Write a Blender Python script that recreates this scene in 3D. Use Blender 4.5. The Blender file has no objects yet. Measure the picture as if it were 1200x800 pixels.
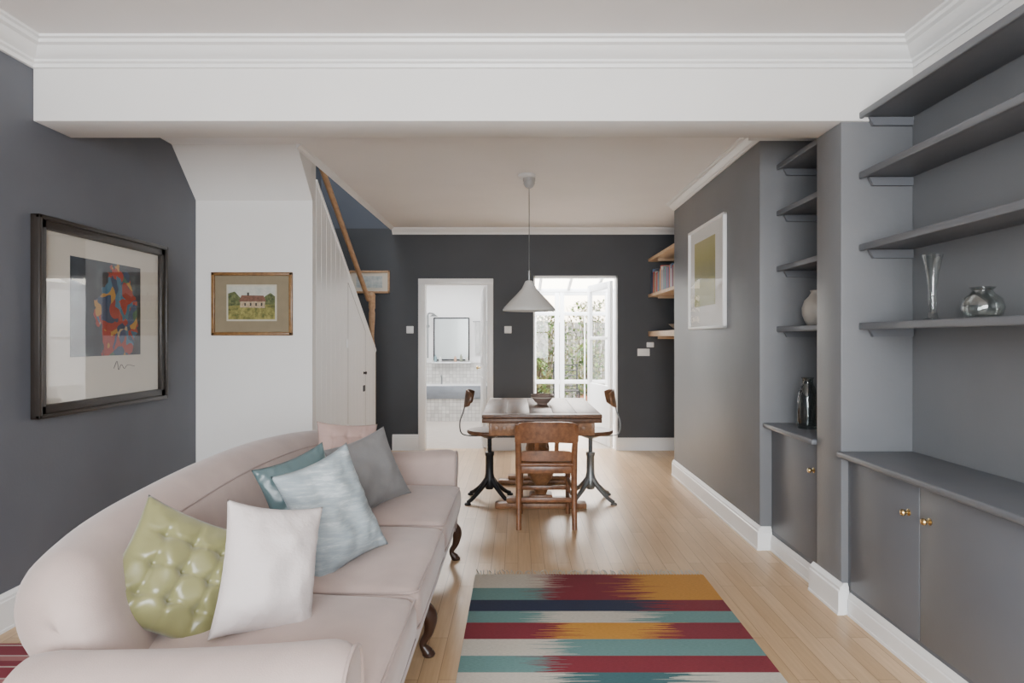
import bpy, bmesh, math, random
from mathutils import Vector, Matrix, noise
random.seed(7)
scene = bpy.context.scene
pi = math.pi
rd = math.radians

# ------------------------------------------------------------------ materials
def nt(name):
    m = bpy.data.materials.new(name); m.use_nodes = True
    t = m.node_tree; p = t.nodes['Principled BSDF']
    return m, t, p
def setp(p, **k):
    for a, v in k.items():
        a = a.replace('_', ' ')
        if a in p.inputs: p.inputs[a].default_value = v
def c4(c): return (c[0], c[1], c[2], 1)
def pos(t, kind='geo'):
    if kind == 'geo':
        return t.nodes.new('ShaderNodeNewGeometry').outputs['Position']
    return t.nodes.new('ShaderNodeTexCoord').outputs['Object']
def mapping(t, src, sc=(1,1,1), rot=(0,0,0), loc=(0,0,0)):
    n = t.nodes.new('ShaderNodeMapping'); t.links.new(src, n.inputs['Vector'])
    n.inputs['Scale'].default_value = sc; n.inputs['Rotation'].default_value = rot; n.inputs['Location'].default_value = loc
    return n.outputs['Vector']
def noi(t, vec, scale, detail=3, rough=.5):
    n = t.nodes.new('ShaderNodeTexNoise'); t.links.new(vec, n.inputs['Vector'])
    n.inputs['Scale'].default_value = scale; n.inputs['Detail'].default_value = detail; n.inputs['Roughness'].default_value = rough
    return n.outputs['Fac']
def ramp(t, fac, stops, interp='LINEAR'):
    n = t.nodes.new('ShaderNodeValToRGB'); t.links.new(fac, n.inputs['Fac'])
    r = n.color_ramp; r.interpolation = interp
    while len(r.elements) > 1: r.elements.remove(r.elements[-1])
    r.elements[0].position = stops[0][0]; r.elements[0].color = c4(stops[0][1])
    for p_, c in stops[1:]:
        e = r.elements.new(p_); e.color = c4(c)
    return n.outputs['Color']
def mixc(t, f, a, b, mode='MIX'):
    n = t.nodes.new('ShaderNodeMix'); n.data_type = 'RGBA'; n.blend_type = mode
    for s, i in ((f, 0), (a, 6), (b, 7)):
        if hasattr(s, 'links'): t.links.new(s, n.inputs[i])
        else: n.inputs[i].default_value = s if i == 0 else c4(s)
    return n.outputs[2]
def math_(t, op, a, b=0.0):
    n = t.nodes.new('ShaderNodeMath'); n.operation = op
    for s, i in ((a, 0), (b, 1)):
        if hasattr(s, 'links'): t.links.new(s, n.inputs[i])
        else: n.inputs[i].default_value = s
    return n.outputs[0]
def bump(t, p, h, strength=.2, dist=.01):
    n = t.nodes.new('ShaderNodeBump'); t.links.new(h, n.inputs['Height'])
    n.inputs['Strength'].default_value = strength; n.inputs['Distance'].default_value = dist
    t.links.new(n.outputs['Normal'], p.inputs['Normal'])
def paint(name, c, rough=.6, var=.05, bs=.08):
    m, t, p = nt(name); v = pos(t)
    f = noi(t, v, 2.5, 4)
    t.links.new(ramp(t, f, [(.3, [x*(1-var) for x in c]), (.7, [min(1, x*(1+var)) for x in c])]), p.inputs['Base Color'])
    setp(p, Roughness=rough); bump(t, p, noi(t, v, 60, 3), bs, .004)
    return m
def plain(name, c, rough=.5, metal=0, var=1.0, **k):
    m, t, p = nt(name); v = pos(t, 'obj')
    t.links.new(ramp(t, noi(t, v, 12, 3), [(.3, [x*(1-.07*var) for x in c]), (.7, [min(1, x*(1+.05*var)) for x in c])]), p.inputs['Base Color'])
    setp(p, Roughness=rough, Metallic=metal, **k)
    return m
def fabric(name, c, sheen=.4, scale=260, rough=.9, var=.1, bs=.25):
    m, t, p = nt(name); v = pos(t, 'obj')
    f = noi(t, v, 7, 4)
    t.links.new(ramp(t, f, [(.3, [x*(1-var) for x in c]), (.72, [min(1, x*(1+var)) for x in c])]), p.inputs['Base Color'])
    setp(p, Roughness=rough, Sheen_Weight=sheen, Sheen_Roughness=.4); bump(t, p, noi(t, v, scale, 2), bs, .003)
    return m
def wood(name, c1, c2, rough=.4, sc=(30, 3, 30), s=1.0):
    m, t, p = nt(name); v = mapping(t, pos(t, 'obj'), sc)
    f = noi(t, v, s, 5, .6)
    t.links.new(ramp(t, f, [(.3, c1), (.7, c2)]), p.inputs['Base Color'])
    setp(p, Roughness=rough); bump(t, p, f, .12, .003)
    return m

M_WHITE = paint('white_wall_paint', (.80, .79, .77), .6, .02)
M_TRIM = paint('white_gloss_trim', (.86, .86, .85), .35, .01, .03)
M_CEIL = paint('ceiling_paint', (.80, .775, .76), .7, .02)
M_CEIL2 = paint('rear_ceiling_paint', (.88, .87, .865), .7, .015)
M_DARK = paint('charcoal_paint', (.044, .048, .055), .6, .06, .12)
M_LEFT = paint('grey_paint_shaded_side', (.105, .112, .130), .55, .06, .12)  # same grey paint as the right wall, shade put into a darker tone
M_GREY = paint('grey_paint_lit_side', (.160, .165, .175), .45, .05, .12)  # same grey paint as the left wall, window light put into a lighter tone
M_JOIN = paint('grey_joinery_paint', (.128, .135, .150), .4, .05, .06)
M_STAIRBLUE = paint('stair_blue_paint', (.085, .098, .125), .6)
M_WD = wood('dark_oak', (.055, .023, .011), (.15, .068, .032), .42)
M_WM = wood('mid_oak', (.14, .060, .025), (.30, .145, .065), .42)
M_WR = wood('red_oak_chair', (.10, .038, .016), (.24, .10, .042), .34)
M_PINE = wood('pine', (.36, .21, .11), (.52, .33, .185), .5)
M_SHELFPINE = wood('shelf_pine', (.42, .28, .16), (.58, .41, .26), .5, (3, 30, 30))
M_IRON = plain('cast_iron', (.035, .035, .037), .45, .7)
M_STEEL = plain('worn_steel', (.26, .27, .27), .4, .8)
M_BRASS = plain('brass', (.55, .41, .20), .25, 1.0)
M_SOFA = fabric('dusty_pink_velvet', (.435, .335, .297), .3, 300, .85, .08)
M_PIPE = fabric('pink_piping', (.36, .275, .245), .2, 300)
M_BLACK = plain('black_frame', (.022, .017, .014), .35)
M_MAT = plain('cream_mount', (.62, .58, .50), .8, var=.2)
M_PLATE = plain('white_plastic', (.75, .75, .74), .35, var=.2)

def glass_thin(name, fac=.1, col=(1,1,1), facing=0):
    m, t, p = nt(name); t.nodes.remove(p)
    o = [n for n in t.nodes if n.type == 'OUTPUT_MATERIAL'][0]
    a = t.nodes.new('ShaderNodeBsdfTransparent'); a.inputs[0].default_value = c4(col)
    g = t.nodes.new('ShaderNodeBsdfGlossy'); g.inputs['Roughness'].default_value = .02
    x = t.nodes.new('ShaderNodeMixShader'); x.inputs[0].default_value = fac
    if facing:
        lw = t.nodes.new('ShaderNodeLayerWeight'); lw.inputs['Blend'].default_value = .35
        t.links.new(math_(t, 'ADD', math_(t, 'MULTIPLY', lw.outputs['Facing'], facing), fac), x.inputs[0])
    t.links.new(a.outputs[0], x.inputs[1]); t.links.new(g.outputs[0], x.inputs[2]); t.links.new(x.outputs[0], o.inputs[0])
    return m
M_PANE = glass_thin('window_pane', .05)
M_PICGLASS = glass_thin('picture_glass', .12)
M_PICGLASS2 = glass_thin('picture_glass_matte', .04)
M_GLASS = glass_thin('clear_glass', .06, (.93, .95, .94), .55)
M_SMOKE = glass_thin('smoky_glass', .06, (.74, .78, .78), .45)

# floor
def floor_mat():
    m, t, p = nt('oak_strip_floor'); g = pos(t)
    sep = t.nodes.new('ShaderNodeSeparateXYZ'); t.links.new(g, sep.inputs[0])
    cb = t.nodes.new('ShaderNodeCombineXYZ'); t.links.new(sep.outputs[1], cb.inputs[0]); t.links.new(sep.outputs[0], cb.inputs[1])
    b = t.nodes.new('ShaderNodeTexBrick'); t.links.new(cb.outputs[0], b.inputs['Vector'])
    b.offset = .37; b.inputs['Scale'].default_value = 1
    b.inputs['Brick Width'].default_value = .95; b.inputs['Row Height'].default_value = .078
    b.inputs['Mortar Size'].default_value = .0014; b.inputs['Mortar Smooth'].default_value = .3
    b.inputs['Color1'].default_value = (.58, .390, .215, 1); b.inputs['Color2'].default_value = (.71, .510, .310, 1)
    b.inputs['Mortar'].default_value = (.28, .17, .085, 1)
    gr = noi(t, mapping(t, g, (55, 3.0, 1)), 1.0, 5, .6)
    gc = ramp(t, gr, [(.3, (.82, .78, .74)), (.7, (1, 1, 1))])
    big = ramp(t, noi(t, g, .9, 3), [(.35, (.9, .88, .85)), (.65, (1, 1, 1))])
    c = mixc(t, 1.0, b.outputs['Color'], gc, 'MULTIPLY'); c = mixc(t, 1.0, c, big, 'MULTIPLY')
    t.links.new(c, p.inputs['Base Color']); setp(p, Roughness=.33)
    t.links.new(math_(t, 'ADD', math_(t, 'MULTIPLY', gr, .15), .26), p.inputs['Roughness'])
    bump(t, p, b.outputs['Fac'], -.25, .002)
    return m
M_FLOOR = floor_mat()

# rug
def rug_mat():
    m, t, p = nt('ikat_kilim'); g = pos(t)
    sep = t.nodes.new('ShaderNodeSeparateXYZ'); t.links.new(g, sep.inputs[0])
    u = math_(t, 'DIVIDE', math_(t, 'ADD', sep.outputs[0], .24), 1.28)
    v = math_(t, 'DIVIDE', math_(t, 'SUBTRACT', 3.6, sep.outputs[1]), 1.9)
    CR = (.58, .54, .46); MA = (.22, .022, .036); YE = (.58, .27, .04); TE = (.14, .27, .26); NV = (.020, .028, .065); TD = (.045, .13, .14); RD = (.40, .045, .04)
    rows = [0, .105, .184, .254, .321, .407, .487, .558, .62, .69, .76, .83, .90]
    L  = [CR, TE, NV, TE, MA, CR, TE, CR, MA, CR, TE, MA, NV]
    Cn = [MA, MA, NV, CR, YE, TE, MA, TD, MA, TD, YE, TE, MA]
    R  = [YE, YE, MA, TE, MA, TE, MA, CR, CR, TE, MA, CR, YE]
    cl = ramp(t, v, list(zip(rows, L)), 'CONSTANT'); cc = ramp(t, v, list(zip(rows, Cn)), 'CONSTANT'); cr = ramp(t, v, list(zip(rows, R)), 'CONSTANT')
    jag = noi(t, mapping(t, g, (.4, 130, 1)), 1.0, 1)
    rowv = ramp(t, v, [(r, (random.random(),)*3) for r in rows], 'CONSTANT')
    b1 = math_(t, 'ADD', math_(t, 'ADD', .02, math_(t, 'MULTIPLY', jag, .50)), math_(t, 'MULTIPLY', rowv, .12))
    b2 = math_(t, 'ADD', math_(t, 'ADD', .36, math_(t, 'MULTIPLY', jag, .55)), math_(t, 'MULTIPLY', rowv, .12))
    c = mixc(t, math_(t, 'GREATER_THAN', u, b1), cl, cc)
    c = mixc(t, math_(t, 'GREATER_THAN', u, b2), c, cr)
    f = ramp(t, noi(t, mapping(t, g, (60, 300, 1)), 1.0, 2), [(.2, (.75,)*3), (.8, (1.1, 1.1, 1.1))])
    c = mixc(t, 1.0, c, f, 'MULTIPLY')
    t.links.new(c, p.inputs['Base Color']); setp(p, Roughness=.95)
    bump(t, p, noi(t, mapping(t, g, (120, 400, 1)), 1.0, 2), .5, .003)
    return m
M_RUG = rug_mat()
def stripe_mat(name, cols, period, axis=1):
    m, t, p = nt(name); g = pos(t)
    sep = t.nodes.new('ShaderNodeSeparateXYZ'); t.links.new(g, sep.inputs[0])
    v = math_(t, 'FRACT', math_(t, 'DIVIDE', sep.outputs[axis], period))
    t.links.new(ramp(t, v, cols, 'CONSTANT'), p.inputs['Base Color']); setp(p, Roughness=.95)
    return m
M_RUG2 = stripe_mat('striped_rug', [(0, (.26, .03, .05)), (.3, (.55, .42, .38)), (.36, (.26, .03, .05)), (.6, (.42, .16, .16)), (.8, (.55, .42, .38)), (.86, (.26, .03, .05))], .18)

# ------------------------------------------------------------------ builder
def rbox_geo(size, r, seg=2):
    bm = bmesh.new(); bmesh.ops.create_cube(bm, size=1)
    bmesh.ops.scale(bm, vec=size, verts=bm.verts)
    if r > 0: bmesh.ops.bevel(bm, geom=list(bm.edges), offset=min(r, min(size)*.45), segments=seg, affect='EDGES', profile=.5)
    bm.verts.index_update()
    V = [v.co.copy() for v in bm.verts]; F = [[v.index for v in f.verts] for f in bm.faces]; bm.free()
    return V, F
def catmull(P, n):
    P = [Vector(p) for p in P]; out = []
    Q = [P[0]*2-P[1]] + P + [P[-1]*2-P[-2]]
    for i in range(1, len(Q)-2):
        for k in range(n):
            s = k/n; a, b, c, d = Q[i-1], Q[i], Q[i+1], Q[i+2]
            out.append(.5*((2*b)+(c-a)*s+(2*a-5*b+4*c-d)*s*s+(3*b-3*c+d-a)*s**3))
    out.append(P[-1]); return out
class B:
    def __init__(s, name): s.name = name; s.V = []; s.F = []; s.I = []; s.mats = []
    def add(s, V, F, mat, M=None):
        if mat not in s.mats: s.mats.append(mat)
        k = s.mats.index(mat); o = len(s.V)
        for v in V:
            v = Vector(v); s.V.append(M @ v if M else v)
        for f in F: s.F.append([i+o for i in f]); s.I.append(k)
        return s
    def box(s, x0, x1, y0, y1, z0, z1, mat, r=0, seg=2, M=None):
        V, F = rbox_geo((abs(x1-x0), abs(y1-y0), abs(z1-z0)), r, seg)
        c = Vector(((x0+x1)/2, (y0+y1)/2, (z0+z1)/2))
        return s.add([v+c for v in V], F, mat, M)
    def beam(s, a, b, w, h, mat, r=.003, up=(0, 0, 1)):
        a = Vector(a); b = Vector(b); d = (b-a); L = d.length; d.normalize()
        x = d.cross(Vector(up))
        if x.length < 1e-4: x = Vector((1, 0, 0))
        x.normalize(); z = x.cross(d)
        M = Matrix((x, d, z)).transposed().to_4x4(); M.translation = (a+b)/2
        V, F = rbox_geo((w, L, h), r)
        return s.add(V, F, mat, M)
    def lathe(s, prof, mat, n=32, c=(0, 0, 0), M=None, cap=True):
        V = []; F = []
        for r, z in prof:
            for i in range(n):
                a = 2*pi*i/n; V.append(Vector((c[0]+r*math.cos(a), c[1]+r*math.sin(a), c[2]+z)))
        for j in range(len(prof)-1):
            for i in range(n):
                k = (i+1) % n; F.append([j*n+i, j*n+k, (j+1)*n+k, (j+1)*n+i])
        if cap:
            if prof[0][0] > 1e-5: F.append(list(range(n))[::-1])
            if prof[-1][0] > 1e-5: F.append([(len(prof)-1)*n+i for i in range(n)])
        return s.add(V, F, mat, M)
    def cyl(s, a, b, r, mat, n=20, r2=None):
        return s.sweep([a, b], r, mat, n=n, sm=1, r2=r2)
    def sweep(s, P, r, mat, n=10, sm=6, r2=None, flat=1.0, radii=None, M=None, up=None):
        Q = catmull(P, sm) if sm > 1 else [Vector(p) for p in P]
        T = []
        for i in range(len(Q)):
            T.append((Q[min(i+1, len(Q)-1)]-Q[max(i-1, 0)]).normalized())
        N = T[0].orthogonal().normalized() if up is None else (Vector(up)-T[0]*T[0].dot(Vector(up))).normalized()
        V = []; F = []
        for i, q in enumerate(Q):
            if i: N = (N-T[i]*N.dot(T[i])).normalized()
            Bn = T[i].cross(N); f = i/(len(Q)-1)
            if radii:
                g = f*(len(radii)-1); k = min(int(g), len(radii)-2); rr = radii[k]*(1-(g-k))+radii[k+1]*(g-k)
            else: rr = r if r2 is None else r*(1-f)+r2*f
            for j in range(n):
                a = 2*pi*j/n; V.append(q+N*math.cos(a)*rr*flat+Bn*math.sin(a)*rr)
        for i in range(len(Q)-1):
            for j in range(n):
                k = (j+1) % n; F.append([i*n+j, i*n+k, (i+1)*n+k, (i+1)*n+j])
        F.append(list(range(n))[::-1]); F.append([(len(Q)-1)*n+j for j in range(n)])
        return s.add(V, F, mat, M)
    def prism(s, poly, axis, a, b, mat):
        n = len(poly); V = []
        for d in (a, b):
            for p in poly:
                if axis == 0: V.append((d, p[0], p[1]))
                elif axis == 1: V.append((p[0], d, p[1]))
                else: V.append((p[0], p[1], d))
        F = [list(range(n))[::-1], [n+i for i in range(n)]]
        for i in range(n):
            k = (i+1) % n; F.append([i, k, n+k, n+i])
        return s.add(V, F, mat)
    def done(s, angle=38, fix=True, M=None):
        me = bpy.data.meshes.new(s.name)
        if M: s.V = [M @ v for v in s.V]
        xs = [v.x for v in s.V]; ys = [v.y for v in s.V]; zs = [v.z for v in s.V]
        o = Vector(((min(xs)+max(xs))/2, (min(ys)+max(ys))/2, min(zs)))
        me.from_pydata([v-o for v in s.V], [], s.F)
        for m in s.mats: me.materials.append(m)
        for p, i in zip(me.polygons, s.I): p.material_index = i; p.use_smooth = True
        if fix:
            bm = bmesh.new(); bm.from_mesh(me); bmesh.ops.recalc_face_normals(bm, faces=bm.faces); bm.to_mesh(me); bm.free()
        me.set_sharp_from_angle(angle=math.radians(angle))
        ob = bpy.data.objects.new(s.name, me); ob.location = o
        scene.collection.objects.link(ob); return ob

XL, XR, XB, D, H1, H2 = -2.35, 1.92, 1.53, 7.65, 2.75, 2.65
YF = -1.8   # front wall inner face

# ------------------------------------------------------------------ shell
B('floor').box(XL-.1, XR+.1, YF-.1, D+.12, -.1, 0, M_FLOOR).done()
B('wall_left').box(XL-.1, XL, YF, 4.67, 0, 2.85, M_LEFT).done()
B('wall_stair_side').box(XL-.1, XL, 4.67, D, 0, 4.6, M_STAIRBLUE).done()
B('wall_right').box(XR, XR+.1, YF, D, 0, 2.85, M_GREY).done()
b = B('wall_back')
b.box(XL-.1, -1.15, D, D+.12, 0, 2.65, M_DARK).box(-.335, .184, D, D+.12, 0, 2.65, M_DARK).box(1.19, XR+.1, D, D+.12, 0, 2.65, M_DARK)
b.box(-1.15, -.335, D, D+.12, 2.01, 2.65, M_DARK).box(.184, 1.19, D, D+.12, 2.085, 2.65, M_DARK)
b.box(XL-.1, -1.5, D, D+.12, 2.65, 4.6, M_STAIRBLUE); b.done()
b = B('wall_front')   # bay window opening behind the camera
b.box(XL-.1, -1.5, YF-.15, YF, 0, 2.85, M_LEFT).box(1.1, XR+.1, YF-.15, YF, 0, 2.85, M_LEFT)
b.box(-1.5, 1.1, YF-.15, YF, 0, .6, M_LEFT).box(-1.5, 1.1, YF-.15, YF, 2.5, 2.85, M_LEFT); b.done()
b = B('window_1')
for x in (-1.47, -.63, .23, 1.07): b.box(x-.03, x+.03, YF-.11, YF-.05, .6, 2.5, M_TRIM, .004)
for z in (.63, 1.55, 2.47): b.box(-1.5, 1.1, YF-.105, YF-.055, z-.03, z+.03, M_TRIM, .004)
b.box(-1.55, 1.15, YF-.13, YF+.06, .57, .6, M_TRIM, .004)
b.done()
b = B('ceiling')
b.box(XL-.1, XR+.1, YF-.1, 3.15, H1, H1+.1, M_CEIL); b.done()
b = B('ceiling_rear')
b.box(-1.5, XR+.1, 3.36, D, H2, H2+.12, M_CEIL2).box(XL-.1, -1.5, 3.36, 4.70, H2, H2+.12, M_CEIL2); b.done()
b = B('trim_ceiling_beam'); b.box(XL, XR, 3.10, 3.365, 2.385, 2.85, M_WHITE, .006); b.done()
b = B('wall_stair_upper')
b.box(-1.5, -1.4, 4.67, D, H2+.12, 4.6, M_WHITE).box(XL-.1, -1.4, 4.60, 4.67, H2+.12, 4.6, M_WHITE)
b.box(XL-.1, -1.4, 4.6, D+.1, 4.6, 4.7, M_WHITE); b.done()
b = B('wall_understair'); b.box(XL, -1.5, 4.67, 4.75, 0, H2, M_WHITE)
b.prism([(4.68, 2.33), (4.33, 2.66), (4.68, 2.66)], 0, XL, -1.5, M_WHITE); b.done()

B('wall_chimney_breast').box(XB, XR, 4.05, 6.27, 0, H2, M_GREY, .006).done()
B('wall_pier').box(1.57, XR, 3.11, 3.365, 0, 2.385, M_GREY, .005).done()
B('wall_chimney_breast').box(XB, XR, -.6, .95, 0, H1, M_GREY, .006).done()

# ---- cornices
CP = [(0, 0), (.125, 0), (.125, -.012), (.11, -.016), (.105, -.03), (.085, -.036), (.075, -.05), (.052, -.072), (.036, -.08), (.034, -.09), (.02, -.096), (.016, -.112), (0, -.112)]
def cornice(name, p0, p1, inward, ztop, sc=1.0, mat=M_TRIM, m0=0, m1=0):
    p0 = Vector(p0); p1 = Vector(p1); d = (p1-p0).normalized(); iw = Vector(inward)
    V = []
    for e, (p, mm) in enumerate(((p0, m0), (p1, m1))):
        for n_, z in CP:
            q = p+iw*n_*sc+d*(mm*n_*sc); V.append((q.x, q.y, ztop+z*sc))
    n = len(CP); F = [list(range(n))[::-1], [n+i for i in range(n)]]
    for i in range(n): k = (i+1) % n; F.append([i, k, n+k, n+i])
    B(name).add(V, F, mat).done(25)
cornice('trim_1', (XL, 3.10), (XR, 3.10), (0, -1), H1, 1.0, m0=1, m1=-1)
cornice('trim_2', (XL, YF), (XL, 3.10), (1, 0), H1, 1.0, m1=-1)
cornice('trim_3', (XR, .95), (XR, 3.10), (-1, 0), H1, 1.0, m1=-1)
cornice('trim_4', (-1.5, D), (XR, D), (0, -1), H2, .65)
cornice('trim_5', (XB, 4.05), (XB, 6.27), (-1, 0), H2, .6, m0=-1)
cornice('trim_6', (XB-.075, 4.05), (XR, 4.05), (0, -1), H2, .6)
cornice('trim_7', (-1.5, 4.33), (-1.5, D-.1), (1, 0), H2+.0, .3)
B('trim_frieze').box(XR-.008, XR, .95, 3.10, 2.46, 2.66, M_WHITE).done()

# ---- baseboards
def base(name, p0, p1, inward, h=.15, t=.02, mat=M_TRIM):
    p0 = Vector(p0); p1 = Vector(p1); iw = Vector(inward)
    prof = [(0, 0), (t+.004, 0), (t+.004, .012), (t, .014), (t, h-.035), (t*.75, h-.03), (t*.75, h-.018), (t*.35, h-.006), (t*.2, h), (0, h)]
    V = []
    for p in (p0, p1):
        for n_, z in prof: q = p+iw*n_; V.append((q.x, q.y, z))
    n = len(prof); F = [list(range(n))[::-1], [n+i for i in range(n)]]
    for i in range(n): k = (i+1) % n; F.append([i, k, n+k, n+i])
    B(name).add(V, F, mat).done(25)
base('baseboard_left', (XL, YF), (XL, 4.67), (1, 0), .17)
base('baseboard_understair', (XL, 4.67), (-1.5, 4.67), (0, -1), .17)
base('baseboard_back', (-1.5, D), (-1.19, D), (0, -1), .19)
base('baseboard_back', (-.295, D), (.184, D), (0, -1), .15)
base('baseboard_back', (1.19, D), (XR, D), (0, -1), .15)
base('baseboard_right', (XB, 4.022), (XB, 6.27), (-1, 0), .15, .024)
base('baseboard_right', (XB, 4.05), (1.6, 4.05), (0, -1), .145, .02)
base('baseboard_right', (1.60, 3.40), (1.60, 4.02), (-1, 0), .10, .012)
base('baseboard_pier', (1.57, 3.080), (1.57, 3.395), (-1, 0), .15, .028)
base('baseboard_pier', (1.57, 3.11), (1.60, 3.11), (0, -1), .145, .02)
base('baseboard_right', (1.60, .95), (1.60, 3.08), (-1, 0), .11, .012)

# ---- fitted cupboards
def cupboard(y0, y1, doors, knobs, cx, zc=.785):
    b = B('fitted_cupboard'); X = 1.60
    b.box(X+.02, XR, y0, y1, 0, zc-.03, M_JOIN)
    b.box(X+.004, X+.02, y0, y1, .0, .13, M_JOIN)                     # plinth
    b.box(X+.004, X+.02, y0, y0+.012, .12, zc-.03, M_JOIN).box(X+.004, X+.02, y1-.03, y1, .12, zc-.03, M_JOIN)
    for a, c in doors:
        b.box(X, X+.02, a+.003, c-.003, .125, zc-.042, M_JOIN, .003)
    b.box(cx, XR, y0, y1, zc-.028, zc, M_JOIN, .008, 3)
    b.prism([(X+.02, zc-.028), (X-.012, zc-.028), (X-.008, zc-.038), (X+.004, zc-.045), (X+.02, zc-.045)], 1, y0, y1, M_JOIN)
    for ky, kz in knobs:
        M = Matrix.Translation((X, ky, kz)) @ Matrix.Rotation(-pi/2, 4, 'Y')
        b.lathe([(.014, 0), (.014, .003), (.006, .006), (.006, .014), (.012, .019), (.014, .026), (.011, .032), (0, .034)], M_BRASS, 20, M=M)
    return b.done()
cupboard(3.367, 4.048, [(3.38, 4.02)], [(3.46, .62)], 1.545, .80)
cupboard(.952, 3.108, [(1.27, 1.91), (1.91, 2.55), (2.55, 3.08)], [(2.62, .62), (2.485, .62), (1.34, .62)], 1.545)
# ---- shelves
def shelves(name, y0, y1, xf):
    b = B(name)
    for z in (1.405, 1.785, 2.135, 2.425):
        b.box(xf, XR-.01, y0+.002, y1-.002, z-.022, z, M_JOIN, .004)
        b.box(xf-.012, xf+.006, y0+.002, y1-.002, z-.030, z+.003, M_JOIN, .006, 3)     # nosing
        for ys, s_ in ((y0+.002, 1), (y1-.002, -1)):
            b.prism([(xf+.03, z-.024), (XR-.012, z-.024), (XR-.012, z-.064), (xf+.05, z-.064)], 1, ys, ys+s_*.02, M_JOIN)
    return b.done()
shelves('fitted_shelves', .952, 3.108, 1.665)
shelves('fitted_shelves', 3.367, 4.048, 1.645)

# far alcove shelves
b = B('alcove_shelf')
for z, th in ((2.285, .035), (1.86, .035), (1.42, .06)):
    b.box(1.555, XR-.002, 6.28, D-.003, z-th, z, M_SHELFPINE, .004)
    for yy in (6.5, 7.3): b.box(1.60, XR-.003, yy, yy+.03, z-th-.03, z-th, M_SHELFPINE, .003)
b.done()
cols = [(.42, .36, .28), (.10, .16, .28), (.40, .06, .05), (.52, .50, .44), (.04, .04, .045), (.10, .22, .17), (.50, .26, .07), (.20, .22, .25), (.06, .07, .10)]
BM = [plain('book_cover_%d' % i, c, .6) for i, c in enumerate(cols)]
M_PAGE = plain('book_pages', (.7, .66, .56), .8)
b = B('book_row'); y = 6.40
while y < 7.55:
    w = random.uniform(.022, .045); h = random.uniform(.19, .29); dp = random.uniform(.13, .19)
    m = random.choice(BM)
    b.box(1.575, 1.575+dp, y, y+w, 1.861, 1.861+h, m, .002); b.box(1.582, 1.572+dp, y+.003, y+w-.003, 1.863, 1.861+h+.0005, M_PAGE)
    y += w+.002
b.done()
b = B('ceramic_dish')
b.lathe([(.05, 0), (.052, .008), (.09, .03), (.13, .065), (.125, .067), (.085, .036), (.04, .014), (0, .012)], plain('dish_glaze', (.30, .24, .19), .4), 28, (1.72, 6.75, 1.421)); b.done()

# ------------------------------------------------------------------ stair
b = B('staircase')
M_TREAD = wood('stair_tread', (.16, .08, .04), (.30, .16, .08), .45, (3, 30, 30))
for i in range(9):
    zt = .185*(i+1); y1 = 7.035-.25*i
    b.box(XL+.003, -1.60, y1-.25-.02, y1, zt-.035, zt, M_TREAD, .006)
    b.box(XL+.003, -1.60, y1-.25, y1-.02, 0 if i == 0 else zt-.22, zt-.035, M_TRIM)
b.done()
def ztop(y): return 2.58-(y-4.65)*.655
b = B('stair_panelling'); y = 4.752; w = .128
b.prism([(4.752, 0), (6.745, 0), (6.745, ztop(6.745)-.012), (4.752, ztop(4.752)-.012)], 0, -1.545, -1.503, M_TRIM)
while y < 6.74:            # close-fitting V-jointed boards over the solid panel
    y2 = min(y+w, 6.745)
    zz2 = ztop(y2)-.012; zz1 = ztop(y)-.012; g_ = .0012; c_ = .0045
    V = []
    for yy, zt in ((y+g_, zz1), (y+c_, zz1), (y2-c_, zz2), (y2-g_, zz2)):
        for zz in (0.0, zt): V.append((-1.5035 if yy in (y+g_, y2-g_) else -1.4995, yy, zz))
    b.add(V, [[0, 2, 3, 1], [2, 4, 5, 3], [4, 6, 7, 5]], M_TRIM)
    y = y2
b.beam((-1.52, 4.76, ztop(4.76)), (-1.52, 6.75, ztop(6.75)), .055, .03, M_TRIM, .006)
# cupboard door: gap shadow drawn as grey strips, latch and hinges
M_GAP = plain('door_gap_shadow', (.20, .195, .19), .8)
yd0, yd1 = 5.648, 6.288
for yy in (yd0, yd1): b.box(-1.5, -1.4985, yy-.0025, yy+.0025, .02, ztop(yy)-.10, M_GAP)
b.beam((-1.4993, yd0, ztop(yd0)-.10), (-1.4993, yd1, ztop(yd1)-.10), .0015, .005, M_GAP, 0)
b.lathe([(.016, 0), (.008, .01), (.018, .025), (0, .034)], M_IRON, 16, M=Matrix.Translation((-1.4995, 6.22, 1.0)) @ Matrix.Rotation(pi/2, 4, 'Y'))
b.box(-1.4995, -1.490, 6.19, 6.25, .82, .88, M_IRON, .003)
for zz in (.5, 1.25): b.box(-1.4995, -1.490, 5.60, 5.64, zz, zz+.08, M_TRIM, .002)
b.done(12, fix=False)
b = B('stair_handrail')
def zr(y): return 1.79+(6.66-y)*.60
b.sweep([(-1.575, 4.78, zr(4.78)), (-1.575, 6.74, zr(6.74))], .024, M_PINE, n=14, sm=1)
b.lathe([(.04, 0), (.04, 1.18), (.042, 1.19), (.03, 1.20), (.026, 1.23), (.036, 1.26), (.028, 1.29), (.022, 1.34), (.026, 1.44), (.032, 1.54), (.034, 1.60), (.028, 1.64), (.036, 1.66), (.036, 1.78), (.04, 1.79), (.03, 1.81), (.02, 1.82), (0, 1.825)], M_PINE, 20, (-1.552, 6.80, 0))
b.done()

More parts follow.
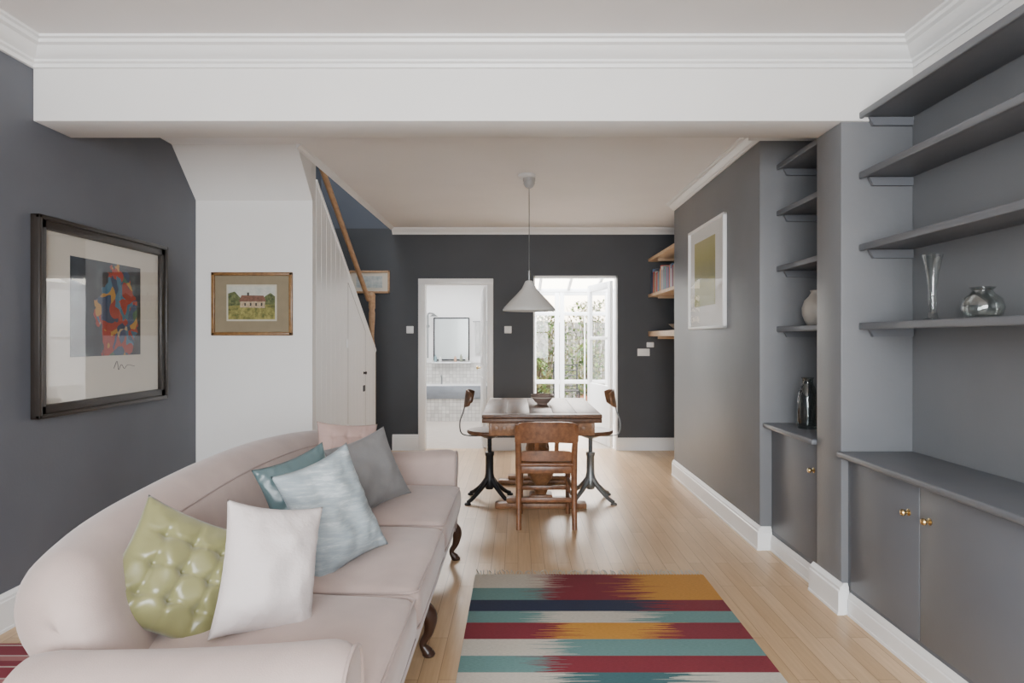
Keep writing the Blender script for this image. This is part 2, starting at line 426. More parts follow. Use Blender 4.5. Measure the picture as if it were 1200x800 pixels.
# ------------------------------------------------------------------ doorways
b = B('trim_door_architrave')
for x0, x1 in ((-1.19, -1.11), (-.37, -.295)): b.box(x0, x1, D-.022, D, 0, 2.045, M_TRIM, .005)
b.box(-1.19, -.295, D-.024, D, 1.98, 2.05, M_TRIM, .005)
b.box(-1.15, -1.11, D, D+.12, 0, 1.98, M_TRIM).box(-.37, -.335, D, D+.12, 0, 1.98, M_TRIM).box(-1.15, -.335, D, D+.12, 1.98, 2.01, M_TRIM)
b.done()
b = B('trim_garden_doorway')
b.box(.184, .204, D-.004, D+.124, 0, 2.085, M_TRIM).box(1.17, 1.19, D-.004, D+.124, 0, 2.085, M_TRIM).box(.184, 1.19, D-.004, D+.124, 2.06, 2.085, M_TRIM)
b.done()
# ---- bathroom
M_TILE, t, p = nt('white_mosaic'); g = pos(t)
sp = t.nodes.new('ShaderNodeSeparateXYZ'); t.links.new(g, sp.inputs[0]); cb = t.nodes.new('ShaderNodeCombineXYZ')
t.links.new(math_(t, 'ADD', sp.outputs[0], sp.outputs[1]), cb.inputs[0]); t.links.new(sp.outputs[2], cb.inputs[1])
br = t.nodes.new('ShaderNodeTexBrick'); t.links.new(cb.outputs[0], br.inputs['Vector']); br.offset = 0
br.inputs['Scale'].default_value = 1; br.inputs['Brick Width'].default_value = .06; br.inputs['Row Height'].default_value = .06; br.inputs['Mortar Size'].default_value = .003
br.inputs['Color1'].default_value = (.48, .46, .43, 1); br.inputs['Color2'].default_value = (.66, .64, .60, 1); br.inputs['Mortar'].default_value = (.34, .32, .30, 1)
t.links.new(br.outputs['Color'], p.inputs['Base Color']); setp(p, Roughness=.25)
BX0, BX1, BY0, BY1 = -1.9, -.24, D+.12, 11.1
B('floor_bathroom').box(BX0, BX1, BY0, BY1, -.1, 0, plain('pale_stone', (.50, .44, .38), .35)).done()
B('wall_bathroom_left').box(BX0-.1, BX0, BY0, BY1, 0, 2.4, M_WHITE).done()
B('wall_bathroom_right').box(BX1, BX1+.08, BY0, BY1, 0, 2.4, M_WHITE).done()
b = B('wall_bathroom_back'); b.box(BX0-.1, BX1+.08, BY1, BY1+.1, 0, 2.4, M_WHITE); b.box(BX0, BX1, BY1-.012, BY1, .0, .92, M_TILE); b.done()
b = B('ceiling_bathroom'); b.box(BX0-.1, BX1+.08, BY0, 8.9, 2.4, 2.5, M_WHITE).box(BX0-.1, BX1+.08, 10.3, BY1+.1, 2.4, 2.5, M_WHITE).box(BX0-.1, -1.7, 8.9, 10.3, 2.4, 2.5, M_WHITE).box(-.45, BX1+.08, 8.9, 10.3, 2.4, 2.5, M_WHITE); b.done()
b = B('bathtub'); M_BATHP = plain('bath_grey', (.20, .215, .24), .3)
b.box(BX0+.002, BX1-.002, 10.35, 10.38, 0, .36, M_TILE).box(BX0+.002, BX1-.002, 10.33, 10.40, .36, .57, M_BATHP, .012)
b.box(BX0+.002, BX1-.002, 10.40, BY1-.014, .50, .56, M_PLATE, .02)
b.cyl((-1.3, 10.9, .56), (-1.3, 10.9, .68), .014, M_STEEL, 12).sweep([(-1.3, 10.9, .66), (-1.3, 10.85, .72), (-1.3, 10.76, .70)], .012, M_STEEL, 10); b.done()
b = B('bathroom_mirror')
for a, c, e, f in ((-1.46, -.84, 1.68, 1.70), (-1.46, -.84, .96, .98), (-1.46, -1.44, .96, 1.70), (-.86, -.84, .96, 1.70)): b.box(a, c, BY1-.05, BY1-.002, e, f, M_IRON, .003)
mm, t, p = nt('mirror_painted_reflection'); setp(p, Metallic=.35, Roughness=.22); p.inputs['Base Color'].default_value = (.66, .71, .70, 1)  # pale base colour stands in for the mirror's bright reflection
b.box(-1.44, -.86, BY1-.03, BY1-.012, .98, 1.68, mm); b.done()
b = B('bathroom_shower'); b.lathe([(.03, 0), (.03, .015), (0, .02)], M_STEEL, 16, M=Matrix.Translation((-1.56, BY1-.002, 1.55)) @ Matrix.Rotation(pi/2, 4, 'X'))
b.sweep([(-1.56, BY1-.03, 1.0), (-1.56, BY1-.03, 1.62), (-1.54, BY1-.10, 1.76), (-1.44, BY1-.22, 1.76)], .014, M_STEEL, 8); b.lathe([(.07, 0), (.03, .03), (.015, .05)], M_STEEL, 20, (-1.43, BY1-.23, 1.71)); b.done()
b = B('bathroom_shelf'); b.box(-1.48, -.80, BY1-.14, BY1-.013, .915, .935, M_TRIM, .003)
for i, (xx, hh, cc) in enumerate(((-1.42, .12, (.2, .3, .32)), (-1.34, .09, (.6, .6, .58)), (-1.08, .10, (.5, .3, .2)), (-.98, .13, (.25, .27, .2)), (-.88, .08, (.6, .58, .55)))):
    b.lathe([(.022, 0), (.024, .01), (.024, hh*.7), (.012, hh*.8), (.012, hh), (0, hh)], plain('toiletry_%d' % i, cc, .4), 14, (xx, BY1-.08, .936))
b.done()
b = B('hanging_towel'); V = []; F = []
for i in range(17):
    for j in range(13):
        V.append((-.74+i*.018, BY1-.05+.012*math.sin(i*1.3)*(1-j/14), 1.62-j*.045))
for i in range(16):
    for j in range(12): q = i*13+j; F.append([q, q+1, q+14, q+13])
b.add(V, F, fabric('towel_cloth', (.50, .50, .48), .3)); b.cyl((-.78, BY1-.04, 1.63), (-.42, BY1-.04, 1.63), .009, M_STEEL, 10); b.done(fix=False)
b = B('door_1')   # open panelled door folded back into the bathroom
Md = Matrix.Translation((-.385, D+.14, 0)) @ Matrix.Rotation(math.radians(96), 4, 'Z')
b.box(0, .72, -.0, .035, .01, 1.96, M_TRIM, .004, M=Md)
for x0, x1 in ((.09, .33), (.39, .63)):
    for z0, z1 in ((.2, .85), (1.0, 1.8)):
        b.box(x0, x1, .034, .042, z0, z1, M_TRIM, .006, M=Md)
b.lathe([(.01, 0), (.01, .03), (.024, .045), (.02, .06), (0, .065)], M_BRASS, 18, M=Md @ Matrix.Translation((.67, .035, .95)) @ Matrix.Rotation(-pi/2, 4, 'X'))
b.done()

# ---- conservatory
CX0, CX1, CY0, CY1 = -.14, 2.2, D+.12, 10.2
B('floor_conservatory').box(CX0, CX1, CY0, CY1, -.1, 0, plain('conservatory_tile', (.50, .44, .37), .35)).done()
B('wall_conservatory_right').box(CX1, CX1+.1, CY0, CY1, 0, 2.1, M_WHITE).done()
B('wall_conservatory_left').box(CX0-.02, CX0, CY0, CY1, 0, 2.5, M_WHITE).done()
b = B('window_conservatory_roof')
for i in range(6):
    x = CX0+.03+i*(CX1-CX0-.06)/5
    b.beam((x, CY0, 2.62), (x, CY1, 2.12), .045, .06, M_TRIM, .004)
for k in range(3):
    yy = CY0+.03+k*(CY1-CY0-.06)/2; b.box(CX0, CX1, yy-.025, yy+.025, 2.60-.5*k/2-.03, 2.60-.5*k/2+.03, M_TRIM, .004)
b.add([(CX0, CY0, 2.65), (CX1, CY0, 2.65), (CX1, CY1, 2.15), (CX0, CY1, 2.15)], [[0, 1, 2, 3]], M_PANE); b.done()
b = B('door_2')   # glazed garden doors
for x in (CX0+.06, .62, .70, 1.42, 1.50, CX1-.06): b.box(x-.035, x+.035, CY1-.05, CY1, .0, 2.1, M_TRIM, .004)
for z0, z1 in ((0, .12), (.62, .68), (2.02, 2.12), (1.70, 1.76)): b.box(CX0+.02, CX1-.02, CY1-.045, CY1-.005, z0, z1, M_TRIM, .004)
for x in (.28, 1.06, 1.85): b.box(x-.01, x+.01, CY1-.035, CY1-.015, .1, 1.72, M_TRIM)
b.add([(CX0+.02, CY1-.02, .1), (CX1-.02, CY1-.02, .1), (CX1-.02, CY1-.02, 2.1), (CX0+.02, CY1-.02, 2.1)], [[0, 1, 2, 3]], M_PANE)
b.done()
b = B('door_3')   # white inner door leaf, open against right side
Md = Matrix.Translation((1.16, D+.14, 0)) @ Matrix.Rotation(math.radians(104), 4, 'Z')
for x0, x1 in ((0, .09), (.71, .80)): b.box(x0, x1, 0, .04, .01, 2.04, M_TRIM, .004, M=Md)
for z0, z1 in ((.01, .75), (1.95, 2.04), (1.32, 1.36)): b.box(.08, .72, 0.002, .038, z0, z1, M_TRIM, .004, M=Md)
b.box(.08, .72, .018, .022, .74, 1.96, M_PANE, M=Md); b.done()
# ---- garden
B('ground_garden').box(-6, 8, CY1+.12, 20, -.12, -.02, plain('garden_paving', (.42, .41, .38), .8)).done()
M_LEAF = plain('leaf_green', (.07, .13, .03), .55); M_LEAF2 = plain('leaf_pale', (.20, .28, .06), .55); M_LEAF3 = plain('leaf_olive', (.24, .21, .07), .55); M_TWIG = plain('twig', (.13, .09, .05), .8)
def shrub(cx, cy, h, r, n, pot=False):
    b = B('garden_shrub'); z0 = -.02
    if pot:
        b.lathe([(.13, 0), (.19, .28), (.21, .29), (.21, .34), (.17, .34), (.16, .28), (0, .26)], plain('terracotta', (.45, .2, .1), .8), 24, (cx, cy, z0)); z0 += .28
    for k in range(8):
        a = random.uniform(0, 2*pi); rr = r*random.uniform(.3, .8)
        b.sweep([(cx, cy, z0), (cx+rr*.4*math.cos(a), cy+rr*.4*math.sin(a), z0+h*.5), (cx+rr*math.cos(a), cy+rr*math.sin(a), z0+h*.95)], .018, M_TWIG, 6, 4, r2=.005)
    for k in range(n):
        a = random.uniform(0, 2*pi); u = random.random()**.5*r; zz = random.uniform(.08, 1)
        w = .55+.45*math.sin(zz*pi)
        c = Vector((cx+u*w*math.cos(a), cy+u*w*math.sin(a), z0+h*zz)); L = random.uniform(.06, .12)
        M = Matrix.Translation(c) @ Matrix.Rotation(random.uniform(0, 6.28), 4, 'Z') @ Matrix.Rotation(random.uniform(-1, 1), 4, 'X')
        b.add([(0, 0, 0), (L*.3, L*.5, .005), (0, L, 0), (-L*.3, L*.5, .005)], [[0, 1, 2, 3]], random.choice((M_LEAF, M_LEAF2, M_LEAF3)), M)
    return b.done(fix=False)
shrub(.55, 12.6, 1.9, .6, 1800); shrub(1.5, 12.9, 2.1, .7, 1800); shrub(-.5, 13.2, 2.3, .7, 1300); shrub(1.25, 11.5, 1.0, .3, 700, True); shrub(.35, 11.3, .8, .25, 500, True)
b = B('garden_fence')
for i in range(56): b.box(-4+i*.15, -4+i*.15+.14, 14.2, 14.22, -.02, 1.7, plain('fence_wood', (.38, .33, .27), .8) if i == 0 else b.mats[0], .002)
b.box(-4, 4.4, 14.22, 14.26, 1.4, 1.48, b.mats[0]).box(-4, 4.4, 14.22, 14.26, .4, .48, b.mats[0]); b.done()
b = B('garden_chair'); gx, gy = .82, 10.85
for dx in (-.2, .2):
    b.sweep([(gx+dx, gy-.2, -.02), (gx+dx, gy-.2, .45), (gx+dx, gy+.2, .45), (gx+dx, gy+.26, .9)], .014, M_IRON, 8, 1); b.cyl((gx+dx, gy+.2, -.02), (gx+dx, gy+.2, .45), .014, M_IRON, 8)
for k in range(6): b.box(gx-.2, gx+.2, gy-.2+k*.07, gy-.15+k*.07, .45, .465, M_IRON)
for k in range(5): b.cyl((gx-.2, gy+.205+k*.012, .52+k*.09), (gx+.2, gy+.205+k*.012, .52+k*.09), .01, M_IRON, 8)
b.done()

# ---- switches, sockets
def plate(name, x, z, w=.086, h=.086, rock=1):
    b = B(name); b.box(x-w/2, x+w/2, D-.009, D, z-h/2, z+h/2, M_PLATE, .004)
    for i in range(rock):
        xx = x+(i-(rock-1)/2)*.06; b.box(xx-.008, xx+.008, D-.014, D-.008, z-.012, z+.012, M_PLATE, .002)
    b.done()
plate('light_switch', -1.29, 1.44); plate('light_switch', -.12, 1.44); plate('wall_socket', 1.50, 1.17, .146, .086, 2); plate('wall_socket', 1.58, 1.26, .086, .06)

# ------------------------------------------------------------------ pictures
M_ART1, t, p = nt('abstract_print'); v = pos(t, 'obj')
warp = t.nodes.new('ShaderNodeTexNoise'); t.links.new(v, warp.inputs['Vector']); warp.inputs['Scale'].default_value = 5
va = t.nodes.new('ShaderNodeVectorMath'); va.operation = 'ADD'; t.links.new(v, va.inputs[0])
vs = t.nodes.new('ShaderNodeVectorMath'); vs.operation = 'SCALE'; t.links.new(warp.outputs['Color'], vs.inputs[0]); vs.inputs['Scale'].default_value = .30; t.links.new(vs.outputs[0], va.inputs[1])
vo = t.nodes.new('ShaderNodeTexVoronoi'); t.links.new(mapping(t, va.outputs[0], (1, 9, 9)), vo.inputs['Vector']); vo.inputs['Scale'].default_value = 1.9
vb = t.nodes.new('ShaderNodeSeparateColor'); t.links.new(vo.outputs['Color'], vb.inputs[0])
pal = ramp(t, vb.outputs[0], [(0, (.02, .05, .11)), (.22, (.30, .03, .02)), (.40, (.04, .14, .22)), (.54, (.33, .035, .025)), (.66, (.42, .22, .04)), (.74, (.05, .12, .08)), (.82, (.04, .07, .15)), (.94, (.36, .29, .18))], 'CONSTANT')
dist = t.nodes.new('ShaderNodeVectorMath'); dist.operation = 'LENGTH'; t.links.new(mapping(t, v, (0, 1.7, 1.15), loc=(0, -.16, -.62)), dist.inputs[0])
edge = math_(t, 'ADD', math_(t, 'ADD', dist.outputs['Value'], math_(t, 'MULTIPLY', noi(t, v, 5), .35)), math_(t, 'MULTIPLY', noi(t, v, 22), .12))
blob = math_(t, 'LESS_THAN', edge, .55)
bgc = ramp(t, noi(t, v, 7, 4), [(.4, (.012, .018, .030)), (.6, (.030, .045, .062)), (.72, (.08, .10, .11))])
t.links.new(mixc(t, blob, bgc, pal), p.inputs['Base Color']); setp(p, Roughness=.5)
def frame_x(b, xw, s, y0, y1, z0, z1, w, dpt, mat, prof=True):
    for a, c, e, f in ((y0, y1, z1-w, z1), (y0, y1, z0, z0+w), (y0, y0+w, z0, z1), (y1-w, y1, z0, z1)):
        b.box(xw, xw+s*dpt, a, c, e, f, mat, .006)
    if prof:
        q = w*.35
        for a, c, e, f in ((y0, y1, z1-q, z1), (y0, y1, z0, z0+q), (y0, y0+q, z0, z1), (y1-q, y1, z0, z1)):
            b.box(xw, xw+s*(dpt+.012), a, c, e, f, mat, .005)
b = B('framed_abstract_print')
frame_x(b, XL+.001, 1, 3.08, 4.22, .94, 1.935, .065, .035, M_BLACK)
b.box(XL+.001, XL+.012, 3.10, 4.20, .96, 1.915, M_MAT); b.box(XL+.012, XL+.014, 3.34, 3.96, 1.235, 1.765, M_ART1)
M_INK = plain('ink', (.12, .11, .10), .8)
b.sweep([(XL+.0135, 3.70, 1.16), (XL+.0135, 3.73, 1.20), (XL+.0135, 3.745, 1.15), (XL+.0135, 3.77, 1.18), (XL+.0135, 3.80, 1.155), (XL+.0135, 3.83, 1.175), (XL+.0135, 3.90, 1.165)], .0016, M_INK, 6)
b.add([(XL+.022, 3.13, .99), (XL+.022, 4.17, .99), (XL+.022, 4.17, 1.885), (XL+.022, 3.13, 1.885)], [[0, 1, 2, 3]], M_PICGLASS); b.done()
M_GOLDW = wood('picture_frame_wood', (.15, .07, .022), (.27, .145, .05), .35)
M_OLIVE = plain('olive_mount', (.235, .19, .12), .8); yw = 4.669
def mottled(name, a, c, sc=40):
    m, t, p = nt(name); t.links.new(ramp(t, noi(t, pos(t, 'obj'), sc, 4, .7), [(.35, a), (.65, c)]), p.inputs['Base Color']); setp(p, Roughness=.85); return m
b = B('framed_landscape_painting')
for a, c, e, f in ((-2.23, -1.64, 1.790, 1.815), (-2.23, -1.64, 1.355, 1.380), (-2.23, -2.205, 1.355, 1.815), (-1.665, -1.64, 1.355, 1.815)): b.box(a, c, yw-.025, yw, e, f, M_GOLDW, .005)
b.box(-2.21, -1.66, yw-.010, yw, 1.375, 1.795, M_OLIVE)
def quad(b, pts, y_, m): b.add([(x, y_, z) for x, z in pts], [list(range(len(pts)))], m)
b.box(-2.12, -1.755, yw-.013, yw-.010, 1.46, 1.725, plain('paper', (.50, .46, .36), .8))
x0, x1, z0, z1 = -2.108, -1.767, 1.472, 1.713
M_TREES = mottled('watercolour_trees', (.03, .05, .02), (.16, .17, .07), 30)
quad(b, [(x0, 1.60), (x1, 1.60), (x1, z1), (x0, z1)], yw-.0145, mottled('watercolour_sky', (.40, .42, .38), (.54, .53, .46), 14))
quad(b, [(x0, z0), (x1, z0), (x1, 1.605), (x0, 1.60)], yw-.0145, mottled('watercolour_field', (.07, .08, .025), (.34, .30, .09), 22))
quad(b, [(x0, 1.57), (x0, 1.66), (-2.06, 1.675), (-2.02, 1.63), (-1.97, 1.58)], yw-.0148, M_TREES)
quad(b, [(-1.88, 1.58), (-1.84, 1.64), (-1.80, 1.665), (x1, 1.64), (x1, 1.58)], yw-.0148, M_TREES)
quad(b, [(-2.02, 1.56), (-1.84, 1.555), (-1.84, 1.605), (-2.02, 1.605)], yw-.0152, mottled('watercolour_house', (.28, .19, .12), (.48, .39, .26), 50))
quad(b, [(-2.03, 1.602), (-1.83, 1.602), (-1.85, 1.645), (-2.01, 1.648)], yw-.0153, mottled('watercolour_roof', (.12, .06, .04), (.20, .10, .07), 50))
for xx in (-1.99, -1.95, -1.91, -1.87): quad(b, [(xx, 1.57), (xx+.012, 1.57), (xx+.012, 1.592), (xx, 1.592)], yw-.0156, M_BLACK)
quad(b, [(-1.97, 1.645), (-1.955, 1.645), (-1.955, 1.668), (-1.97, 1.668)], yw-.0154, M_BLACK)
b.done()
M_ART3, t, p = nt('yellow_green_print'); v = pos(t, 'obj'); sp = t.nodes.new('ShaderNodeSeparateXYZ'); t.links.new(v, sp.inputs[0])
f = math_(t, 'ADD', sp.outputs[2], math_(t, 'MULTIPLY', noi(t, v, 5), .10))
t.links.new(ramp(t, f, [(.22, (.26, .26, .05)), (.42, (.36, .33, .07)), (.47, (.20, .20, .06)), (.62, (.33, .30, .09)), (.8, (.46, .42, .20))]), p.inputs['Base Color']); setp(p, Roughness=.6)
b = B('framed_colour_field_print')
frame_x(b, XB-.001, -1, 4.68, 5.65, 1.41, 2.26, .022, .03, M_TRIM, False)
b.box(XB-.001, XB-.010, 4.70, 5.63, 1.43, 2.24, plain('white_mount', (.74, .74, .71), .7, var=.2)); b.box(XB-.010, XB-.012, 4.93, 5.50, 1.60, 2.14, M_ART3)
b.add([(XB-.02, 4.70, 1.43), (XB-.02, 5.63, 1.43), (XB-.02, 5.63, 2.24), (XB-.02, 4.70, 2.24)], [[0, 1, 2, 3]], M_PICGLASS2); b.done()
b = B('framed_sketch')
for a, c, e, f in ((-2.02, -1.53, 2.12, 2.145), (-2.02, -1.53, 1.875, 1.90), (-2.02, -1.995, 1.875, 2.145), (-1.555, -1.53, 1.875, 2.145)): b.box(a, c, D-.022, D-.001, e, f, M_PINE, .004)
b.box(-2.0, -1.55, D-.010, D-.001, 1.89, 2.13, M_MAT)
b.box(-1.93, -1.62, D-.012, D-.010, 1.94, 2.08, mottled('sketch_wash', (.32, .38, .40), (.55, .58, .56), 18)); b.done()

# ------------------------------------------------------------------ pendant lamp
b = B('pendant_lamp'); lx, ly = .09, 5.15
b.lathe([(.072, 0), (.072, -.02), (.06, -.028), (0, -.028)], M_PLATE, 32, (lx-.02, ly, H2-.001))
b.lathe([(.05, -.028), (.05, -.05), (.045, -.052), (.045, -.075), (.03, -.10), (.012, -.11), (0, -.11)], plain('grey_rose', (.40, .40, .39), .4), 28, (lx, ly, H2))
b.cyl((lx, ly, H2-.10), (lx, ly, 1.86), .0035, M_STEEL, 8)
b.cyl((lx, ly, 1.88), (lx, ly, 1.775), .012, M_STEEL, 16)
M_SHADE, t, p = nt('opal_glass_shade'); setp(p, Roughness=.25); p.inputs['Base Color'].default_value = (.70, .69, .66, 1); p.inputs['Transmission Weight'].default_value = .15
b.lathe([(.018, 1.80), (.03, 1.795), (.045, 1.765), (.06, 1.735), (.10, 1.69), (.15, 1.64), (.20, 1.585), (.212, 1.565), (.212, 1.555), (.206, 1.555), (.195, 1.578), (.145, 1.632), (.095, 1.682), (.05, 1.73), (0, 1.75)], M_SHADE, 48, (lx, ly, 0), cap=False)
b.lathe([(0, 1.60), (.03, 1.615), (.035, 1.645), (.02, 1.69), (.018, 1.74)], M_PLATE, 20, (lx, ly, 0), cap=False)
b.done()

# ------------------------------------------------------------------ dining table
b = B('dining_table'); tx0, tx1, ty0, ty1 = -.27, .63, 4.78, 6.15; tc = (tx0+tx1)/2
for i in range(5):
    a = tx0+.0+i*(tx1-tx0)/5; b.box(a+.0008, a+(tx1-tx0)/5-.0008, ty0+.10, ty1-.10, .735, .762, M_WD, .002)
for a, c in ((ty0, ty0+.10), (ty1-.10, ty1)): b.box(tx0, tx1, a, c, .735, .763, M_WD, .004)
b.box(tx0+.0, tx1-.0, ty0+.01, ty1-.01, .700, .732, M_WD, .005)
b.box(tx0+.05, tx1-.05, ty0+.05, ty0+.075, .60, .70, M_WM, .003); b.box(tx0+.05, tx1-.05, ty1-.075, ty1-.05, .60, .70, M_WM, .003)
b.box(tx0+.05, tx0+.075, ty0+.05, ty1-.05, .60, .70, M_WM, .003); b.box(tx1-.075, tx1-.05, ty0+.05, ty1-.05, .60, .70, M_WM, .003)
for i in range(12):
    xx = tx0+.09+i*(.72/12); b.box(xx, xx+.035, ty0+.044, ty0+.052, .635, .67, M_WM, .006)
bul = [(.045, .10), (.05, .13), (.06, .15), (.045, .165), (.05, .19), (.085, .23), (.105, .28), (.11, .33), (.10, .38), (.07, .42), (.05, .435), (.06, .45), (.06, .465), (.045, .48), (.05, .53), (.065, .57), (.07, .60)]
for yy in (ty0+.27, ty1-.27):
    b.lathe(bul, M_WM, 28, (tc, yy, 0))
    b.box(tc-.36, tc+.36, yy-.05, yy+.05, .0, .045, M_WM, .012); b.box(tc-.27, tc+.27, yy-.045, yy+.045, .045, .085, M_WM, .012)
    b.box(tc-.09, tc+.09, yy-.07, yy+.07, .075, .115, M_WM, .01); b.box(tc-.30, tc+.30, yy-.045, yy+.045, .585, .615, M_WM, .008)
b.box(tc-.035, tc+.035, ty0+.3, ty1-.3, .085, .135, M_WM, .008)
b.done()
b = B('fruit_bowl'); M_BOWL = plain('bowl_glaze', (.24, .17, .14), .45)
b.lathe([(.045, 0), (.048, .012), (.06, .018), (.085, .05), (.100, .085), (.095, .087), (.078, .052), (.05, .024), (0, .02)], M_BOWL, 32, (.21, 5.55, .7635))
b.lathe([(.1005, .066), (.0985, .060), (.0925, .058)], M_MAT, 32, (.21, 5.55, .7635), cap=False); b.done()

# ------------------------------------------------------------------ front chair
b = B('dining_chair'); cx, cy = .20, 4.48; hw = .195
for s in (-1, 1):
    b.sweep([(cx+s*hw, cy-.02, 0), (cx+s*hw, cy+.015, .25), (cx+s*hw, cy+.02, .45), (cx+s*(hw+.005), cy, .62), (cx+s*(hw+.01), cy-.035, .735)], .02, M_WR, 10, 5, radii=[.019, .021, .024, .021, .017])
    b.sweep([(cx+s*.18, cy+.40, 0), (cx+s*.18, cy+.385, .44)], .02, M_WR, 10, 1, radii=[.017, .023])
    for z in (.15, .27): b.beam((cx+s*.19, cy+.02, z), (cx+s*.18, cy+.39, z), .02, .03, M_WR, .005)
def curved_slat(z0, z1, w, bow, yb, th=.018, crown=.012, rise=0):
    n = 18; V = []; F = []
    for i in range(n+1):
        u = -1+2*i/n; y_ = yb-bow*(1-u*u)
        e = crown*(1-u**4); lo = rise*(1-u*u)
        en = .014*max(0, (abs(u)-.85)/.15)**2
        for dy, z in ((-th/2, z0+lo+en), (-th/2, z1+e-en), (th/2, z1+e-en), (th/2, z0+lo+en)): V.append((cx+u*w, y_+dy-(.0 if z < .7 else .015), z))
    for i in range(n):
        for j in range(4): k = (j+1) % 4; F.append([i*4+j, i*4+k, (i+1)*4+k, (i+1)*4+j])
    F.append([3, 2, 1, 0]); F.append([n*4+j for j in range(4)]); b.add(V, F, M_WR)
curved_slat(.60, .735, .222, .035, cy-.012, .02, .022, .012); curved_slat(.475, .535, .19, .02, cy+.02)
b.box(cx-.215, cx+.215, cy+.0, cy+.42, .435, .462, M_WR, .012, 3)
b.box(cx-.18, cx+.18, cy+.01, cy+.03, .385, .435, M_WR, .003); b.box(cx-.17, cx+.17, cy+.375, cy+.395, .385, .435, M_WR, .003)
b.beam((cx-.19, cy+.015, .20), (cx+.19, cy+.015, .20), .02, .032, M_WR, .005); b.beam((cx-.18, cy+.39, .20), (cx+.18, cy+.39, .20), .02, .032, M_WR, .005)
for s in (-1, 1): b.beam((cx+s*.07, cy+.01, .53), (cx+s*.07, cy-.035, .615), .03, .012, M_WR, .003)
b.done()

# ------------------------------------------------------------------ swivel chairs
def swivel(x, y, face, metal, seatm, backm, zs=.56):
    b = B('swivel_chair')
    for k in range(4):
        a = pi/4+k*pi/2; c, s_ = math.cos(a), math.sin(a)
        b.sweep([(x+.03*c, y+.03*s_, .17), (x+.09*c, y+.09*s_, .11), (x+.18*c, y+.18*s_, .045), (x+.235*c, y+.235*s_, .02)], .02, metal, 10, 5, radii=[.024, .02, .017, .016])
        b.lathe([(.026, 0), (.028, .006), (.02, .018), (0, .022)], metal, 16, (x+.238*c, y+.238*s_, 0))
    b.lathe([(.03, .09), (.045, .12), (.042, .18), (.034, .22), (.032, .36), (.038, .37), (.038, .395), (.016, .40), (.016, zs-.06), (.05, zs-.05), (.10, zs-.025), (.10, zs-.018)], metal, 28, (x, y, 0))
    for zz in range(12): b.lathe([(.016, 0), (.019, .004), (.016, .008)], metal, 16, (x, y, .40+zz*.009), cap=False)
    b.lathe([(.12, -.02), (.175, -.016), (.187, -.004), (.187, .008), (.178, .016), (.12, .012), (0, .008)], seatm, 40, (x, y, zs))
    f = -face
    b.sweep([(x+f*.05, y, zs-.035), (x+f*.17, y, zs-.035), (x+f*.235, y, zs-.01), (x+f*.245, y, zs+.08), (x+f*.215, y, zs+.17), (x+f*.195, y, zs+.27)], .016, metal, 10, 6, flat=.35, up=(0, 0, 1))
    n = 14; m_ = 8; V = []; F = []
    for sd in (0, 1):
        for i in range(n+1):
            u = -1+2*i/n
            for j in range(m_+1):
                v_ = -1+2*j/m_
                hh = .072*(1-.35*abs(u)**3); ww = .155*(1-.12*v_*v_)
                V.append((x+f*(.205-.05*u*u-.010*v_)+f*(0 if sd == 0 else -.014), y+u*ww, zs+.275+v_*hh))
    K = (n+1)*(m_+1)
    for i in range(n):
        for j in range(m_):
            q = i*(m_+1)+j; F.append([q, q+1, q+m_+2, q+m_+1]); F.append([K+q, K+q+m_+1, K+q+m_+2, K+q+1])
    for i in range(n):
        for j in (0, m_): q = i*(m_+1)+j; F.append([q, q+m_+1, K+q+m_+1, K+q])
    for j in range(m_):
        for i in (0, n): q = i*(m_+1)+j; F.append([q, q+1, K+q+1, K+q])
    b.add(V, F, backm)
    b.done()
swivel(-.235, 5.30, 1, M_IRON, M_WD, M_WD, .565)
swivel(.60, 5.30, -1, M_STEEL, M_WD, M_WM, .565)

# ------------------------------------------------------------------ rug
b = B('kilim_rug'); b.box(-.24, 1.04, 1.7, 3.6, .001, .008, M_RUG, .002)
M_FR = plain('rug_fringe', (.50, .46, .39), .9)
for i in range(80):
    x = -.235+i*1.27/79
    for ye, s in ((3.6, 1), (1.7, -1)):
        b.sweep([(x, ye-s*.01, .006), (x+random.uniform(-.01, .01), ye+s*.03, .006), (x+random.uniform(-.015, .015), ye+s*random.uniform(.05, .08), .004)], .003, M_FR, 5, 2)
b.done()
b = B('striped_rug'); b.box(-2.28, -1.40, 1.2, 2.78, .001, .009, M_RUG2, .002); b.done()

